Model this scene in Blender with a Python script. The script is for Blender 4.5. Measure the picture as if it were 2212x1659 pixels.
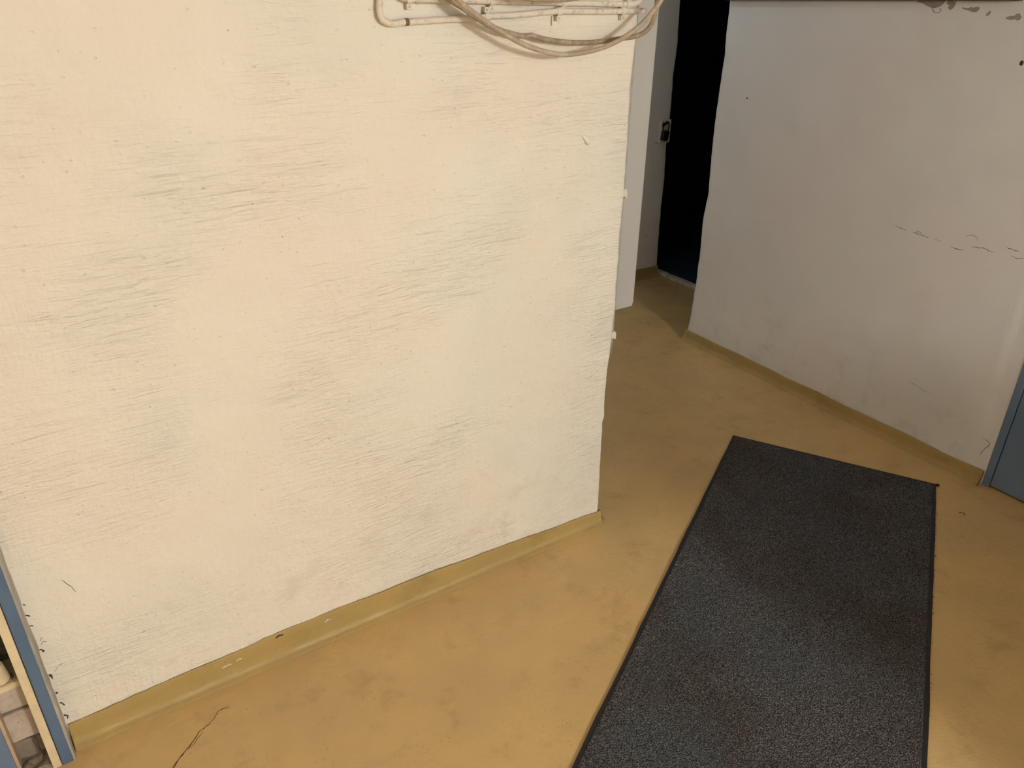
import bpy, bmesh, math, random
from mathutils import Vector, Matrix, noise

for o in list(bpy.data.objects):
    bpy.data.objects.remove(o)
S = bpy.context.scene
C = S.collection
random.seed(7)

# ------------------------------------------------------------------ camera
YAW, PITCH, ROLL = math.radians(33.4), math.radians(27.589), math.radians(0.6707)
cam_d = bpy.data.cameras.new('camera')
cam = bpy.data.objects.new('camera', cam_d); C.objects.link(cam)
cam_d.sensor_width = 36.0
cam_d.lens = 1679.3 / 2212 * 36.0
cam_d.clip_start = 0.02
fw = Vector((math.sin(YAW) * math.cos(PITCH), math.cos(YAW) * math.cos(PITCH), -math.sin(PITCH)))
rt = Vector((math.cos(YAW), -math.sin(YAW), 0))
up = rt.cross(fw)
rt2 = math.cos(ROLL) * rt + math.sin(ROLL) * up
up2 = -math.sin(ROLL) * rt + math.cos(ROLL) * up
m = Matrix((rt2, up2, -fw)).transposed().to_4x4()
m.translation = (0, 0, 1.6)
cam.matrix_world = m
S.camera = cam

# ------------------------------------------------------------------ world and exposure
w = bpy.data.worlds.new('world'); S.world = w
w.use_nodes = True
w.node_tree.nodes['Background'].inputs[0].default_value = (0.02, 0.018, 0.015, 1)
w.node_tree.nodes['Background'].inputs[1].default_value = 0.0
S.view_settings.view_transform = 'Standard'
S.view_settings.look = 'None'
S.view_settings.gamma = 1.0
S.view_settings.use_curve_mapping = False
S.view_settings.exposure = 0.0
LAMP = (1.28, -2.80, 2.02)
LAMP_W = 252.0
LAMP_COL = (1.0, 0.985, 0.935)

# ------------------------------------------------------------------ materials
def lin(r, g, b):
    f = lambda c: (c / 255 / 12.92) if c / 255 <= 0.04045 else ((c / 255 + 0.055) / 1.055) ** 2.4
    return (f(r), f(g), f(b), 1)

class NT:
    def __init__(s, name, rough=0.6, spec=0.3):
        s.m = bpy.data.materials.new(name); s.m.use_nodes = True
        s.t = s.m.node_tree; s.n = s.t.nodes; s.l = s.t.links
        s.b = s.n['Principled BSDF']
        s.b.inputs['Roughness'].default_value = rough
        s.b.inputs['Specular IOR Level'].default_value = spec
        s.co = s.n.new('ShaderNodeTexCoord').outputs['Object']
    def link(s, a, b): s.l.new(a, b)
    def mapping(s, scale, rot=(0, 0, 0), loc=(0, 0, 0)):
        k = s.n.new('ShaderNodeMapping'); k.inputs['Scale'].default_value = scale
        k.inputs['Rotation'].default_value = rot; k.inputs['Location'].default_value = loc
        s.link(s.co, k.inputs['Vector']); return k.outputs[0]
    def noise(s, scale, detail=3, rough=0.55, vec=None, dist=0.0):
        k = s.n.new('ShaderNodeTexNoise'); k.inputs['Scale'].default_value = scale
        k.inputs['Detail'].default_value = detail; k.inputs['Roughness'].default_value = rough
        k.inputs['Distortion'].default_value = dist
        s.link(vec if vec is not None else s.co, k.inputs['Vector']); return k.outputs['Fac']
    def voro(s, scale, vec=None, feature='F1'):
        k = s.n.new('ShaderNodeTexVoronoi'); k.inputs['Scale'].default_value = scale; k.feature = feature
        s.link(vec if vec is not None else s.co, k.inputs['Vector']); return k.outputs['Distance']
    def ramp(s, fac, a, b, lo=0.0, hi=1.0):
        k = s.n.new('ShaderNodeMapRange'); k.interpolation_type = 'SMOOTHSTEP'
        k.inputs['From Min'].default_value = a; k.inputs['From Max'].default_value = b
        k.inputs['To Min'].default_value = lo; k.inputs['To Max'].default_value = hi
        s.link(fac, k.inputs['Value']); return k.outputs[0]
    def math(s, op, a, b):
        k = s.n.new('ShaderNodeMath'); k.operation = op
        for i, v in enumerate((a, b)):
            if isinstance(v, (int, float)): k.inputs[i].default_value = v
            else: s.link(v, k.inputs[i])
        return k.outputs[0]
    def mix(s, fac, a, b, mode='MIX'):
        k = s.n.new('ShaderNodeMix'); k.data_type = 'RGBA'; k.blend_type = mode
        if isinstance(fac, (int, float)): k.inputs[0].default_value = fac
        else: s.link(fac, k.inputs[0])
        for i, v in ((6, a), (7, b)):
            if isinstance(v, tuple): k.inputs[i].default_value = v
            else: s.link(v, k.inputs[i])
        return k.outputs[2]
    def sep(s):
        k = s.n.new('ShaderNodeSeparateXYZ'); s.link(s.co, k.inputs[0]); return k.outputs
    def bump(s, h, strength=0.5, dist=0.002, prev=None):
        k = s.n.new('ShaderNodeBump'); k.inputs['Strength'].default_value = strength
        k.inputs['Distance'].default_value = dist
        s.link(h, k.inputs['Height'])
        if prev is not None: s.link(prev, k.inputs['Normal'])
        return k.outputs[0]
    def color(s, c):
        if isinstance(c, tuple): s.b.inputs['Base Color'].default_value = c
        else: s.link(c, s.b.inputs['Base Color'])
    def normal(s, n): s.link(n, s.b.inputs['Normal'])

def simple(name, col, rough=0.5, spec=0.3, var=0.12, scale=40, metal=0.0, bump=0.15):
    t = NT(name, rough, spec)
    dk = tuple(c * (1 - var) for c in col[:3]) + (1,)
    t.color(t.mix(t.ramp(t.noise(scale, 4), 0.35, 0.65), dk, col))
    t.b.inputs['Metallic'].default_value = metal
    if bump: t.normal(t.bump(t.noise(scale * 4, 3), bump, 0.001))
    return t.m

def plaster(name, base, along, streak=1.0, edges=(), amp=1.0):
    """whitewashed plaster; along = axis the brush marks run on (0 = x, 1 = y)"""
    t = NT(name, 0.55, 0.25)
    x, y, z = t.sep()
    u = (x, y)[along]
    c1 = tuple(c * 0.955 for c in base[:3]) + (1,)
    c2 = (base[0] * 1.0, base[1] * 0.965, base[2] * 0.955, 1)
    col = t.mix(t.ramp(t.noise(3.1, 3), 0.38, 0.66), base, c1)
    col = t.mix(t.ramp(t.noise(1.7, 2, vec=t.mapping((1, 1, 1), loc=(4, 2, 7))), 0.42, 0.62), col, c2)
    # scuffs and greyed smudges near the floor, each with its own ragged shape
    sm = t.math('MULTIPLY', t.ramp(t.noise(9, 5, 0.65), 0.50, 0.72), t.ramp(z, 0.10, 0.48, 1.0, 0.0))
    col = t.mix(t.math('MULTIPLY', sm, 0.34), col, (base[0] * 0.55, base[1] * 0.53, base[2] * 0.50, 1))
    # fly specks and chips
    wv = t.mapping((1, 1, 1.0), rot=(0.3, 0.2, 0.5))
    sp = t.math('MULTIPLY', t.ramp(t.voro(24, wv), 0.020, 0.044, 1.0, 0.0), t.ramp(t.noise(6, 1), 0.48, 0.56))
    col = t.mix(t.math('MULTIPLY', sp, 0.8), col, (0.12, 0.085, 0.06, 1))
    t.color(col)
    sc = (9, 9, 62)
    tilt = (0, 0.10, 0) if along == 0 else (0.10, 0, 0)
    st = t.noise(1.7, 2.5, 0.55, vec=t.mapping(sc, rot=tilt), dist=1.4)
    mask = t.ramp(t.noise(2.4, 2, vec=t.mapping((1, 1, 1.5), loc=(1.25, 3, 2.05))), 0.36, 0.66)
    h = t.math('MULTIPLY', t.math('SUBTRACT', st, 0.5), t.math('ADD', t.math('MULTIPLY', mask, 0.38 * streak), 0.07))
    vs = t.noise(1.5, 4, 0.6, vec=t.mapping((44, 44, 4), rot=(0, -0.12, 0) if along == 0 else (0, 0, 0)), dist=0.4)
    for (e0, e1) in edges:      # brush marks running up and down beside the wall's ends
        h = t.math('ADD', h, t.math('MULTIPLY', t.math('SUBTRACT', vs, 0.5), t.math('MULTIPLY', t.ramp(u, e0, e1), t.math('MULTIPLY', t.ramp(t.noise(3.3, 2), 0.40, 0.62), 0.35))))
    h = t.math('ADD', h, t.math('MULTIPLY', t.noise(15, 3.5, 0.58), 0.62))
    h = t.math('ADD', h, t.math('MULTIPLY', t.noise(55, 4, 0.6), t.math('MULTIPLY', t.ramp(z, 0.06, 0.55, 1.0, 0.0), 0.30)))
    n1 = t.bump(h, 1.0, 0.0120 * amp)
    n2 = t.bump(t.noise(230, 3, 0.6), 0.5, 0.0013 * amp, n1)
    pit = t.ramp(t.voro(34, t.mapping((1, 1, 1.3), rot=(0.5, 0.1, 0.2))), 0.05, 0.13)
    n3 = t.bump(pit, 0.5, 0.0030 * amp, n2)
    t.normal(n3)
    return t.m

WHITE = (0.79, 0.765, 0.69, 1)
M = {}
M['wall_left'] = plaster('plaster_warm_white', WHITE, 0, 1.0, edges=((1.22, 1.36), (0.14, -0.06)), amp=1.0)
M['wall_right'] = plaster('plaster_greyish_white', (0.745, 0.735, 0.74, 1), 1, 0.45, edges=((1.62, 1.15),), amp=0.22)
M['wall_back'] = plaster('plaster_shaded_white', (0.84, 0.84, 0.83, 1), 0, 0.4, amp=0.5)
M['ceiling'] = plaster('plaster_ceiling', (0.74, 0.70, 0.63, 1), 0, 0.2, amp=0.3)

def floor_paint(name, base, gloss=0.34):
    t = NT(name, gloss, 0.45)
    dk = (base[0] * 0.80, base[1] * 0.78, base[2] * 0.74, 1)
    lt = (base[0] * 1.10, base[1] * 1.09, base[2] * 1.05, 1)
    col = t.mix(t.ramp(t.noise(4.5, 4), 0.36, 0.66), base, lt)
    col = t.mix(t.math('MULTIPLY', t.ramp(t.noise(7.5, 6, 0.68, vec=t.mapping((1, 1, 1), loc=(3.3, 1.2, 0))), 0.52, 0.72), 0.8), col, dk)
    sp = t.math('MULTIPLY', t.ramp(t.voro(60, t.mapping((1, 1.4, 1), rot=(0.2, 0.3, 0.4)), ), 0.05, 0.13, 1.0, 0.0), t.ramp(t.noise(7, 2), 0.46, 0.58))
    col = t.mix(t.math('MULTIPLY', sp, 0.75), col, (base[0] * 0.22, base[1] * 0.20, base[2] * 0.18, 1))
    scr = t.ramp(t.noise(2.0, 3, 0.6, vec=t.mapping((9, 55, 9), rot=(0, 0, 0.7)), dist=1.2), 0.655, 0.70)
    col = t.mix(t.math('MULTIPLY', scr, 0.22), col, dk)
    t.color(col)
    t.link(t.ramp(t.noise(11, 4), 0.3, 0.7, gloss - 0.06, gloss + 0.22), t.b.inputs['Roughness'])
    n1 = t.bump(t.noise(14, 5, 0.6), 0.6, 0.006)
    n2 = t.bump(t.noise(85, 5, 0.68), 0.7, 0.0020, n1)
    t.normal(n2)
    return t.m
OCHRE = (0.56, 0.392, 0.176, 1)
M['floor'] = floor_paint('ochre_floor_paint', OCHRE)
M['skirting'] = floor_paint('ochre_skirting_paint', (0.375, 0.268, 0.100, 1), 0.40)

def worn_blue(name, base):
    t = NT(name, 0.42, 0.4)
    col = t.mix(t.ramp(t.noise(6, 4), 0.35, 0.68), base, tuple(c * 0.88 for c in base[:3]) + (1,))
    t.color(col); t.normal(t.bump(t.noise(120, 3), 0.18, 0.0008)); return t.m
M['blue'] = worn_blue('blue_grey_paint', (0.105, 0.168, 0.275, 1))
M['blue_door'] = worn_blue('blue_grey_door_paint', (0.15, 0.215, 0.335, 1))
t = NT('rubbed_blue_paint', 0.55, 0.3)
t.color(t.mix(t.ramp(t.noise(30, 5, 0.65, vec=t.mapping((1, 1, 0.18))), 0.40, 0.66), (0.30, 0.29, 0.28, 1), (0.50, 0.455, 0.40, 1)))
t.normal(t.bump(t.noise(160, 3), 0.3, 0.001)); M['rubbed'] = t.m
M['cream'] = simple('cream_painted_wood', (0.74, 0.62, 0.42, 1), 0.5, 0.3, 0.12, 26)
M['beige'] = simple('beige_wood_edge', (0.50, 0.38, 0.27, 1), 0.6, 0.2)
M['white_metal'] = simple('cream_white_powder_coat', (0.47, 0.47, 0.46, 1), 0.42, 0.35, 0.03, 9, bump=0.05)
M['grey_pvc'] = simple('grey_conduit', (0.42, 0.40, 0.35, 1), 0.5, 0.3)
M['clip'] = simple('white_plastic_clip', (0.70, 0.67, 0.60, 1), 0.45, 0.3, 0.06)
t = NT('dusty_painted_conduit', 0.55, 0.25)
col = t.mix(t.ramp(t.noise(60, 5, 0.7), 0.50, 0.70), (0.74, 0.68, 0.60, 1), (0.52, 0.46, 0.39, 1))
col = t.mix(t.ramp(t.noise(140, 4, 0.7), 0.66, 0.72), col, (0.16, 0.12, 0.09, 1))
t.color(col); t.normal(t.bump(t.noise(110, 4), 0.45, 0.002)); M['conduit'] = t.m
t = NT('dusty_beige_cable', 0.6, 0.25)
col = t.mix(t.ramp(t.noise(34, 5, 0.7), 0.42, 0.68), (0.40, 0.33, 0.245, 1), (0.54, 0.46, 0.36, 1))
t.color(col); t.normal(t.bump(t.noise(180, 3), 0.3, 0.001)); M['cable'] = t.m
t = NT('brown_dusty_cable', 0.6, 0.25)
col = t.mix(t.ramp(t.noise(34, 5, 0.7), 0.42, 0.68), (0.30, 0.235, 0.165, 1), (0.46, 0.385, 0.295, 1))
t.color(col); t.normal(t.bump(t.noise(180, 3), 0.3, 0.001)); M['cable_brown'] = t.m
M['bare'] = simple('bare_olive_band', (0.20, 0.155, 0.075, 1), 0.5)
M['batten'] = simple('dark_brown_wood', (0.13, 0.085, 0.06, 1), 0.6, 0.2, 0.35, 22)
M['bare_plaster'] = simple('bare_grey_plaster', (0.36, 0.31, 0.265, 1), 0.85, 0.1, 0.16, 60, bump=0.4)
M['crack'] = simple('dark_crack', (0.10, 0.07, 0.05, 1), 0.9, 0.0, 0.3, 60, bump=0)
M['soft_crack'] = simple('shallow_plaster_crack', (0.26, 0.21, 0.17, 1), 0.9, 0.0, 0.3, 60, bump=0)
M['floor_crack'] = simple('floor_crack', (0.16, 0.105, 0.05, 1), 0.9, 0.0, 0.3, 60, bump=0)
M['paint_drop'] = simple('thick_white_paint', WHITE, 0.45, 0.3, 0.03)
M['stone_sill'] = simple('worn_pale_threshold', (0.78, 0.70, 0.64, 1), 0.6, 0.2, 0.4, 16)
M['black_metal'] = simple('black_padlock_enamel', (0.012, 0.012, 0.016, 1), 0.35, 0.4, 0.2)
M['rust'] = simple('rusty_dark_steel', (0.035, 0.025, 0.02, 1), 0.7, 0.2, 0.4, 120)
M['plate'] = simple('white_painted_hasp_plate', (0.74, 0.71, 0.66, 1), 0.5, 0.3, 0.08)
M['dark_room'] = simple('unlit_dark_wall', (0.022, 0.024, 0.030, 1), 0.9, 0.05, 0.3, 8)  # darkness of the unlit room put into the wall colour
M['dark_blue'] = simple('unlit_blue_floor_paint', (0.035, 0.055, 0.085, 1), 0.6, 0.2, 0.3, 6)  # blue floor, its colour darkened for the unlit room
M['dark_steel'] = simple('dark_shelf_steel', (0.05, 0.05, 0.06, 1), 0.5, 0.3)
M['rubber'] = simple('black_rubber', (0.022, 0.022, 0.025, 1), 0.55, 0.3, 0.2, 60)
M['lint'] = simple('dark_lint', (0.03, 0.025, 0.02, 1), 0.9, 0.0)
M['lamp_body'] = simple('white_lamp_base', (0.7, 0.68, 0.64, 1), 0.4)

def brickmat(name, a, b):
    t = NT(name, 0.8, 0.15)
    col = t.mix(t.ramp(t.noise(24, 5, 0.65), 0.36, 0.68), a, b)
    col = t.mix(t.math('MULTIPLY', t.ramp(t.noise(70, 5, 0.7), 0.58, 0.72), 0.7), col, tuple(c * 0.35 for c in a[:3]) + (1,))
    t.color(col); t.normal(t.bump(t.noise(75, 5, 0.65), 0.6, 0.004)); return t.m
M['brick_white'] = brickmat('whitewashed_brick', (0.56, 0.49, 0.42, 1), (0.44, 0.37, 0.31, 1))
M['brick_grey'] = brickmat('bare_grey_brick', (0.27, 0.23, 0.175, 1), (0.20, 0.165, 0.13, 1))
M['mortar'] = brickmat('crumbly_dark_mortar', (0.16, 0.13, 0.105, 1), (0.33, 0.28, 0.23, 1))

t = NT('carpet_pile', 0.95, 0.05)
f1 = t.noise(430, 2, 0.6)
col = t.mix(t.ramp(f1, 0.40, 0.68), (0.013, 0.013, 0.0145, 1), (0.205, 0.196, 0.205, 1))
big = t.ramp(t.noise(3.2, 4, 0.6), 0.42, 0.60)
col = t.mix(t.math('MULTIPLY', big, 0.55), col, t.mix(t.ramp(f1, 0.36, 0.72), (0.017, 0.0135, 0.0125, 1), (0.115, 0.096, 0.092, 1)))
blu = t.ramp(t.noise(2.3, 3, 0.6, vec=t.mapping((1, 1, 1), loc=(5, 1, 2))), 0.44, 0.62)
col = t.mix(t.math('MULTIPLY', blu, 0.7), col, t.mix(t.ramp(f1, 0.36, 0.70), (0.013, 0.016, 0.020, 1), (0.150, 0.165, 0.185, 1)))
t.color(col); M['pile'] = t.m

# ------------------------------------------------------------------ mesh helpers
def link(name, me, mat, parent=None, smooth=False):
    o = bpy.data.objects.new(name, me); C.objects.link(o)
    if mat: me.materials.append(M[mat])
    if parent: o.parent = parent
    if smooth:
        for p in me.polygons: p.use_smooth = True
    return o
def frombm(name, bm, mat, parent=None, smooth=False):
    bmesh.ops.recalc_face_normals(bm, faces=bm.faces[:])
    me = bpy.data.meshes.new(name); bm.to_mesh(me); bm.free()
    return link(name, me, mat, parent, smooth)
def tag(o, label, cat=None, group=None, kind=None):
    o['label'] = label
    if cat: o['category'] = cat
    if group: o['group'] = group
    if kind: o['kind'] = kind
    return o
def empty(name, loc=(0, 0, 0)):
    o = bpy.data.objects.new(name, None); C.objects.link(o); o.location = loc
    o.empty_display_size = 0.05
    return o
def add_box(bm, lo, hi, bevel=0.0, mtx=None, seg=2):
    c = [(lo[i] + hi[i]) / 2 for i in range(3)]; d = [abs(hi[i] - lo[i]) for i in range(3)]
    r = bmesh.ops.create_cube(bm, size=1.0, matrix=Matrix.Translation(c) @ Matrix.Diagonal((*d, 1)))
    vs = r['verts']
    if bevel:
        es = list({e for v in vs for e in v.link_edges})
        q = bmesh.ops.bevel(bm, geom=es, offset=bevel, segments=seg, affect='EDGES', profile=0.5)
        vs = list({v for f in q['faces'] for v in f.verts} | {v for v in vs if v.is_valid})
    if mtx is not None: bmesh.ops.transform(bm, matrix=mtx, verts=vs)
    return vs
def box(name, lo, hi, mat, parent=None, bevel=0.0, mtx=None):
    bm = bmesh.new(); add_box(bm, lo, hi, bevel, mtx)
    return frombm(name, bm, mat, parent)
def catmull(pts, n=8):
    P = [Vector(p) for p in pts]; out = []
    for i in range(len(P) - 1):
        a = P[max(i - 1, 0)]; b = P[i]; c = P[i + 1]; d = P[min(i + 2, len(P) - 1)]
        for k in range(n):
            s = k / n
            out.append(0.5 * (2 * b + (c - a) * s + (2 * a - 5 * b + 4 * c - d) * s * s + (3 * b - a - 3 * c + d) * s ** 3))
    out.append(P[-1]); return out
def add_tube(bm, pts, r, sides=14, wob=0.0):
    ref = Vector((0, 0, 1)); rings = []
    pv = None
    for i, p in enumerate(pts):
        tg = (pts[min(i + 1, len(pts) - 1)] - pts[max(i - 1, 0)]).normalized()
        if pv is None:
            a = tg.orthogonal().normalized()
        else:
            a = (pv - tg * pv.dot(tg)).normalized()
        pv = a; b = tg.cross(a)
        rr = r(i / max(1, len(pts) - 1)) if callable(r) else r
        if wob: rr *= 1 + wob * noise.noise(p * 60)
        rings.append([bm.verts.new(p + a * rr * math.cos(2 * math.pi * k / sides) + b * rr * math.sin(2 * math.pi * k / sides)) for k in range(sides)])
    for A, B in zip(rings, rings[1:]):
        for k in range(sides):
            bm.faces.new((A[k], A[(k + 1) % sides], B[(k + 1) % sides], B[k]))
    bm.faces.new(rings[0][::-1]); bm.faces.new(rings[-1])
def tube(name, pts, r, mat, parent=None, n=8, sides=14, wob=0.0, smooth_path=True):
    bm = bmesh.new()
    add_tube(bm, catmull(pts, n) if smooth_path else [Vector(p) for p in pts], r, sides, wob)
    return frombm(name, bm, mat, parent, True)
def table(tab, z):
    if z >= tab[0][0]: return tab[0][1]
    for (z0, v0), (z1, v1) in zip(tab, tab[1:]):
        if z1 <= z <= z0:
            k = (z - z1) / (z0 - z1); return v1 + (v0 - v1) * k
    return tab[-1][1]
def fbm(v, oct=3):
    a, s, f = 0.0, 1.0, 1.0
    for _ in range(oct):
        a += s * noise.noise(v * f); s *= 0.5; f *= 2.1
    return a

def sheet(name, path, zs, mat, disp):
    """a plaster surface following a floor-plan path [(x, y, nx, ny, edge)] with relief pushed along the normal"""
    verts, faces = [], []
    for (x, y, nx, ny, e) in path:
        for z in zs:
            dx, dy = disp(x, y, z, nx, ny, e)
            verts.append((x + dx, y + dy, z))
    nz = len(zs)
    for i in range(len(path) - 1):
        for j in range(nz - 1):
            a = i * nz + j
            faces.append((a, a + nz, a + nz + 1, a + 1))
    me = bpy.data.meshes.new(name); me.from_pydata(verts, [], faces); me.update()
    return link(name, me, mat, None, True)
def frange(a, b, step):
    n = max(1, int(round(abs(b - a) / step))); return [a + (b - a) * i / n for i in range(n + 1)]

def chip_ring(cx, cz, rx, rz, n, seed, jag=0.3):
    rnd = random.Random(seed); out = []
    for k in range(n):
        a = 2 * math.pi * k / n
        q = 1 + jag * noise.noise(Vector((math.cos(a) * 1.7 + seed, math.sin(a) * 1.7, seed * 3.1))) + rnd.uniform(-jag, jag) * 0.25
        out.append((cx + rx * q * math.cos(a), cz + rz * q * math.sin(a)))
    return out
def surf(plane, off):
    # off may be a function giving the wall's relief at that point, so a mark lies on the plaster
    return off if callable(off) else (lambda a, b: off)
def flat_patch(name, ring, plane, off, thick, mat, parent):
    """thin irregular flake; plane 'x' = lies on a wall of constant x, ring in (y, z); 'y' likewise; 'z' on the floor"""
    bm = bmesh.new()
    F = surf(plane, off)
    def P(a, b, d):
        o_ = F(a, b)
        return {'x': (o_ - d, a, b), 'y': (a, o_ - d, b), 'z': (a, b, o_ + d)}[plane]
    A = [bm.verts.new(P(a, b, 0)) for a, b in ring]; B = [bm.verts.new(P(a, b, thick)) for a, b in ring]
    bm.faces.new(A); bm.faces.new(B[::-1])
    for k in range(len(ring)):
        bm.faces.new((A[k], B[k], B[(k + 1) % len(ring)], A[(k + 1) % len(ring)]))
    return frombm(name, bm, mat, parent)
def crack_strip(name, pts, width, plane, off, thick, mat, parent, seed=0):
    rnd = random.Random(seed)
    P = [Vector((a, b, 0)) for a, b in pts]
    Q = []
    for i in range(len(P) - 1):
        n = max(2, int((P[i + 1] - P[i]).length / 0.006))
        for k in range(n):
            p = P[i].lerp(P[i + 1], k / n)
            Q.append(p + Vector((rnd.uniform(-1, 1), rnd.uniform(-1, 1), 0)) * 0.0013)
    Q.append(P[-1])
    L, R = [], []
    for i, p in enumerate(Q):
        tg = (Q[min(i + 1, len(Q) - 1)] - Q[max(i - 1, 0)]).normalized(); nn = Vector((-tg.y, tg.x, 0))
        w_ = width * rnd.uniform(0.35, 1.0) * math.sin(math.pi * (i + 0.6) / (len(Q) + 0.2)) ** 0.5 / 2
        L.append((p.x + nn.x * w_, p.y + nn.y * w_)); R.append((p.x - nn.x * w_, p.y - nn.y * w_))
    bm = bmesh.new()
    F = surf(plane, off)
    def T(a, b, d):
        o_ = F(a, b)
        return {'x': (o_ - d, a, b), 'y': (a, o_ - d, b), 'z': (a, b, o_ + d)}[plane]
    rows = [[bm.verts.new(T(*l, 0)), bm.verts.new(T(*l, thick)), bm.verts.new(T(*r, thick)), bm.verts.new(T(*r, 0))] for l, r in zip(L, R)]
    for A, B in zip(rows, rows[1:]):
        for k in range(3): bm.faces.new((A[k], A[k + 1], B[k + 1], B[k]))
    return frombm(name, bm, mat, parent)

H = 2.22
ZS = frange(0, 1.62, 0.011) + frange(1.62, H, 0.06)[1:]

# ------------------------------------------------------------------ floor and ceiling
def grid_floor():
    bm = bmesh.new()
    x0, x1, y0, y1 = -1.75, 3.26, -4.55, 3.50
    xs = frange(x0, x1, 0.03); ys = frange(y0, y1, 0.03)
    V = [[bm.verts.new((x, y, 0.0016 * fbm(Vector((x * 3.1, y * 3.1, 0.3))) - 0.001)) for y in ys] for x in xs]
    for i in range(len(xs) - 1):
        for j in range(len(ys) - 1):
            bm.faces.new((V[i][j], V[i + 1][j], V[i + 1][j + 1], V[i][j + 1]))
    return frombm('floor', bm, 'floor', None, True)
floor = grid_floor()
tag(floor, 'glossy ochre painted concrete floor with scuffs and a crack', kind='structure')
ceil = box('ceiling', (-1.8, -4.6, H), (3.5, 3.55, H + 0.1), 'ceiling')
tag(ceil, 'white plastered basement ceiling', kind='structure')

# ------------------------------------------------------------------ left wall (front face and the face round its corner)
YW, XC = 1.578, 1.394
CORNER = [(2.3, 1.397), (1.474, 1.398), (1.362, 1.392), (1.232, 1.396), (1.075, 1.397), (0.961, 1.393), (0.90, 1.396), (0.825, 1.394),
          (0.77, 1.3985), (0.726, 1.395), (0.66, 1.3955), (0.623, 1.392), (0.56, 1.3875), (0.485, 1.3845), (0.44, 1.3855), (0.403, 1.389), (0.385, 1.3835), (0.303, 1.385), (0.197, 1.388), (0.106, 1.389), (0.0, 1.391)]
path = []
for x in frange(-0.181, XC - 0.012, 0.011): path.append((x, YW, 0, -1, max(0.0, (x - 1.2) / (XC - 1.2))))
for k in range(1, 6):
    a = math.pi / 2 * k / 6
    path.append((XC - 0.012 + 0.012 * math.sin(a), YW + 0.012 - 0.012 * math.cos(a), math.sin(a), -math.cos(a), 1.0))
for y in frange(YW + 0.012, 3.36, 0.03): path.append((XC, y, 1, 0, max(0.0, 1 - (y - YW) / 0.2)))
def disp_left(x, y, z, nx, ny, e):
    p = Vector((x * 2.2, y * 2.2, z * 2.2))
    d = 0.0035 * fbm(p, 2) + 0.0011 * fbm(p * 6, 2)
    low = max(0.0, 1 - z / 0.5)
    d += 0.0022 * low * fbm(p * 4 + Vector((5, 3, 1)), 2)
    d *= (1 - 0.6 * e)
    ex = (table(CORNER, z) - XC) * e * e + 0.0016 * noise.noise(Vector((3, 7, z * 30))) * e * e + 0.0009 * noise.noise(Vector((1, 7, z * 85))) * e * e
    if x < -0.165 and ny < -0.9: d = 0.0015 * noise.noise(Vector((1, 2, z * 40)))
    return d * nx + ex, d * ny
wl = sheet('wall_left', path, ZS, 'wall_left', disp_left)
tag(wl, 'bright warm white plastered wall on the left with a rough free corner', kind='structure')
box('wall_core', (-0.174, YW + 0.02, 0), (XC - 0.02, 3.3, H), 'wall_left', wl)
def SURF_L(x, z): return YW + disp_left(x, YW, z, 0, -1, 0.0)[1] + 0.0012
for i, (pts, wd) in enumerate([([(-0.178, 0.300), (-0.173, 0.297), (-0.171, 0.290)], 0.006), ([(-0.172, 0.312), (-0.166, 0.318), (-0.158, 0.316)], 0.002), ([(-0.169, 0.322), (-0.165, 0.330)], 0.002),
                               ([(-0.178, 0.225), (-0.173, 0.219), (-0.1735, 0.208)], 0.006), ([(-0.177, 0.168), (-0.174, 0.163)], 0.005), ([(-0.178, 0.135), (-0.171, 0.128), (-0.168, 0.122)], 0.005),
                               ([(-0.177, 0.095), (-0.171, 0.088), (-0.173, 0.080)], 0.005), ([(-0.178, 0.37), (-0.173, 0.366)], 0.005), ([(-0.178, 0.40), (-0.172, 0.394)], 0.006), ([(-0.176, 0.43), (-0.173, 0.425)], 0.004),
                               ([(-0.165, 0.228), (-0.155, 0.238), (-0.146, 0.242)], 0.0016), ([(-0.10, 0.46), (-0.09, 0.445), (-0.083, 0.428), (-0.080, 0.415)], 0.0022)]):
    crack_strip('plaster_chip', pts, wd, 'y', SURF_L, 0.0016, 'crack' if wd > 0.004 else 'soft_crack', wl, 100 + i)
# a thick run of paint high up near the corner
bm = bmesh.new()
add_tube(bm, catmull([(1.2335, YW + 0.001, 1.2575), (1.243, YW - 0.0005, 1.2525), (1.252, YW - 0.002, 1.245), (1.2575, YW - 0.0022, 1.2385), (1.2575, YW - 0.001, 1.2375)], 6), lambda s: 0.0015 + 0.006 * math.sin(min(1, s * 1.02) * math.pi * 0.62) ** 1.5 if s < 0.97 else 0.003, 12)
frombm('paint_run', bm, 'paint_drop', wl, True)

# ------------------------------------------------------------------ right wall
XR = 2.694
RCOR = [(2.3, 2.500), (1.528, 2.498), (1.40, 2.4965), (1.318, 2.490), (1.20, 2.494), (1.034, 2.498), (0.90, 2.494), (0.80, 2.488), (0.72, 2.484), (0.688, 2.490), (0.60, 2.497), (0.511, 2.491), (0.43, 2.488), (0.38, 2.4915), (0.329, 2.489), (0.25, 2.494), (0.133, 2.497), (0.042, 2.508), (0.0, 2.515)]
path = []
for y in frange(1.006, 2.488, 0.0125): path.append((XR, y, -1, 0, max(0.0, (y - 2.32) / 0.18)))
for k in range(1, 6):
    a = math.pi / 2 * k / 6
    path.append((XR + 0.012 - 0.012 * math.cos(a), 2.488 + 0.012 * math.sin(a), -math.cos(a), math.sin(a), 1.0))
for x in frange(XR + 0.012, 3.27, 0.04): path.append((x, 2.50, 0, 1, max(0.0, 1 - (x - XR) / 0.2)))
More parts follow.
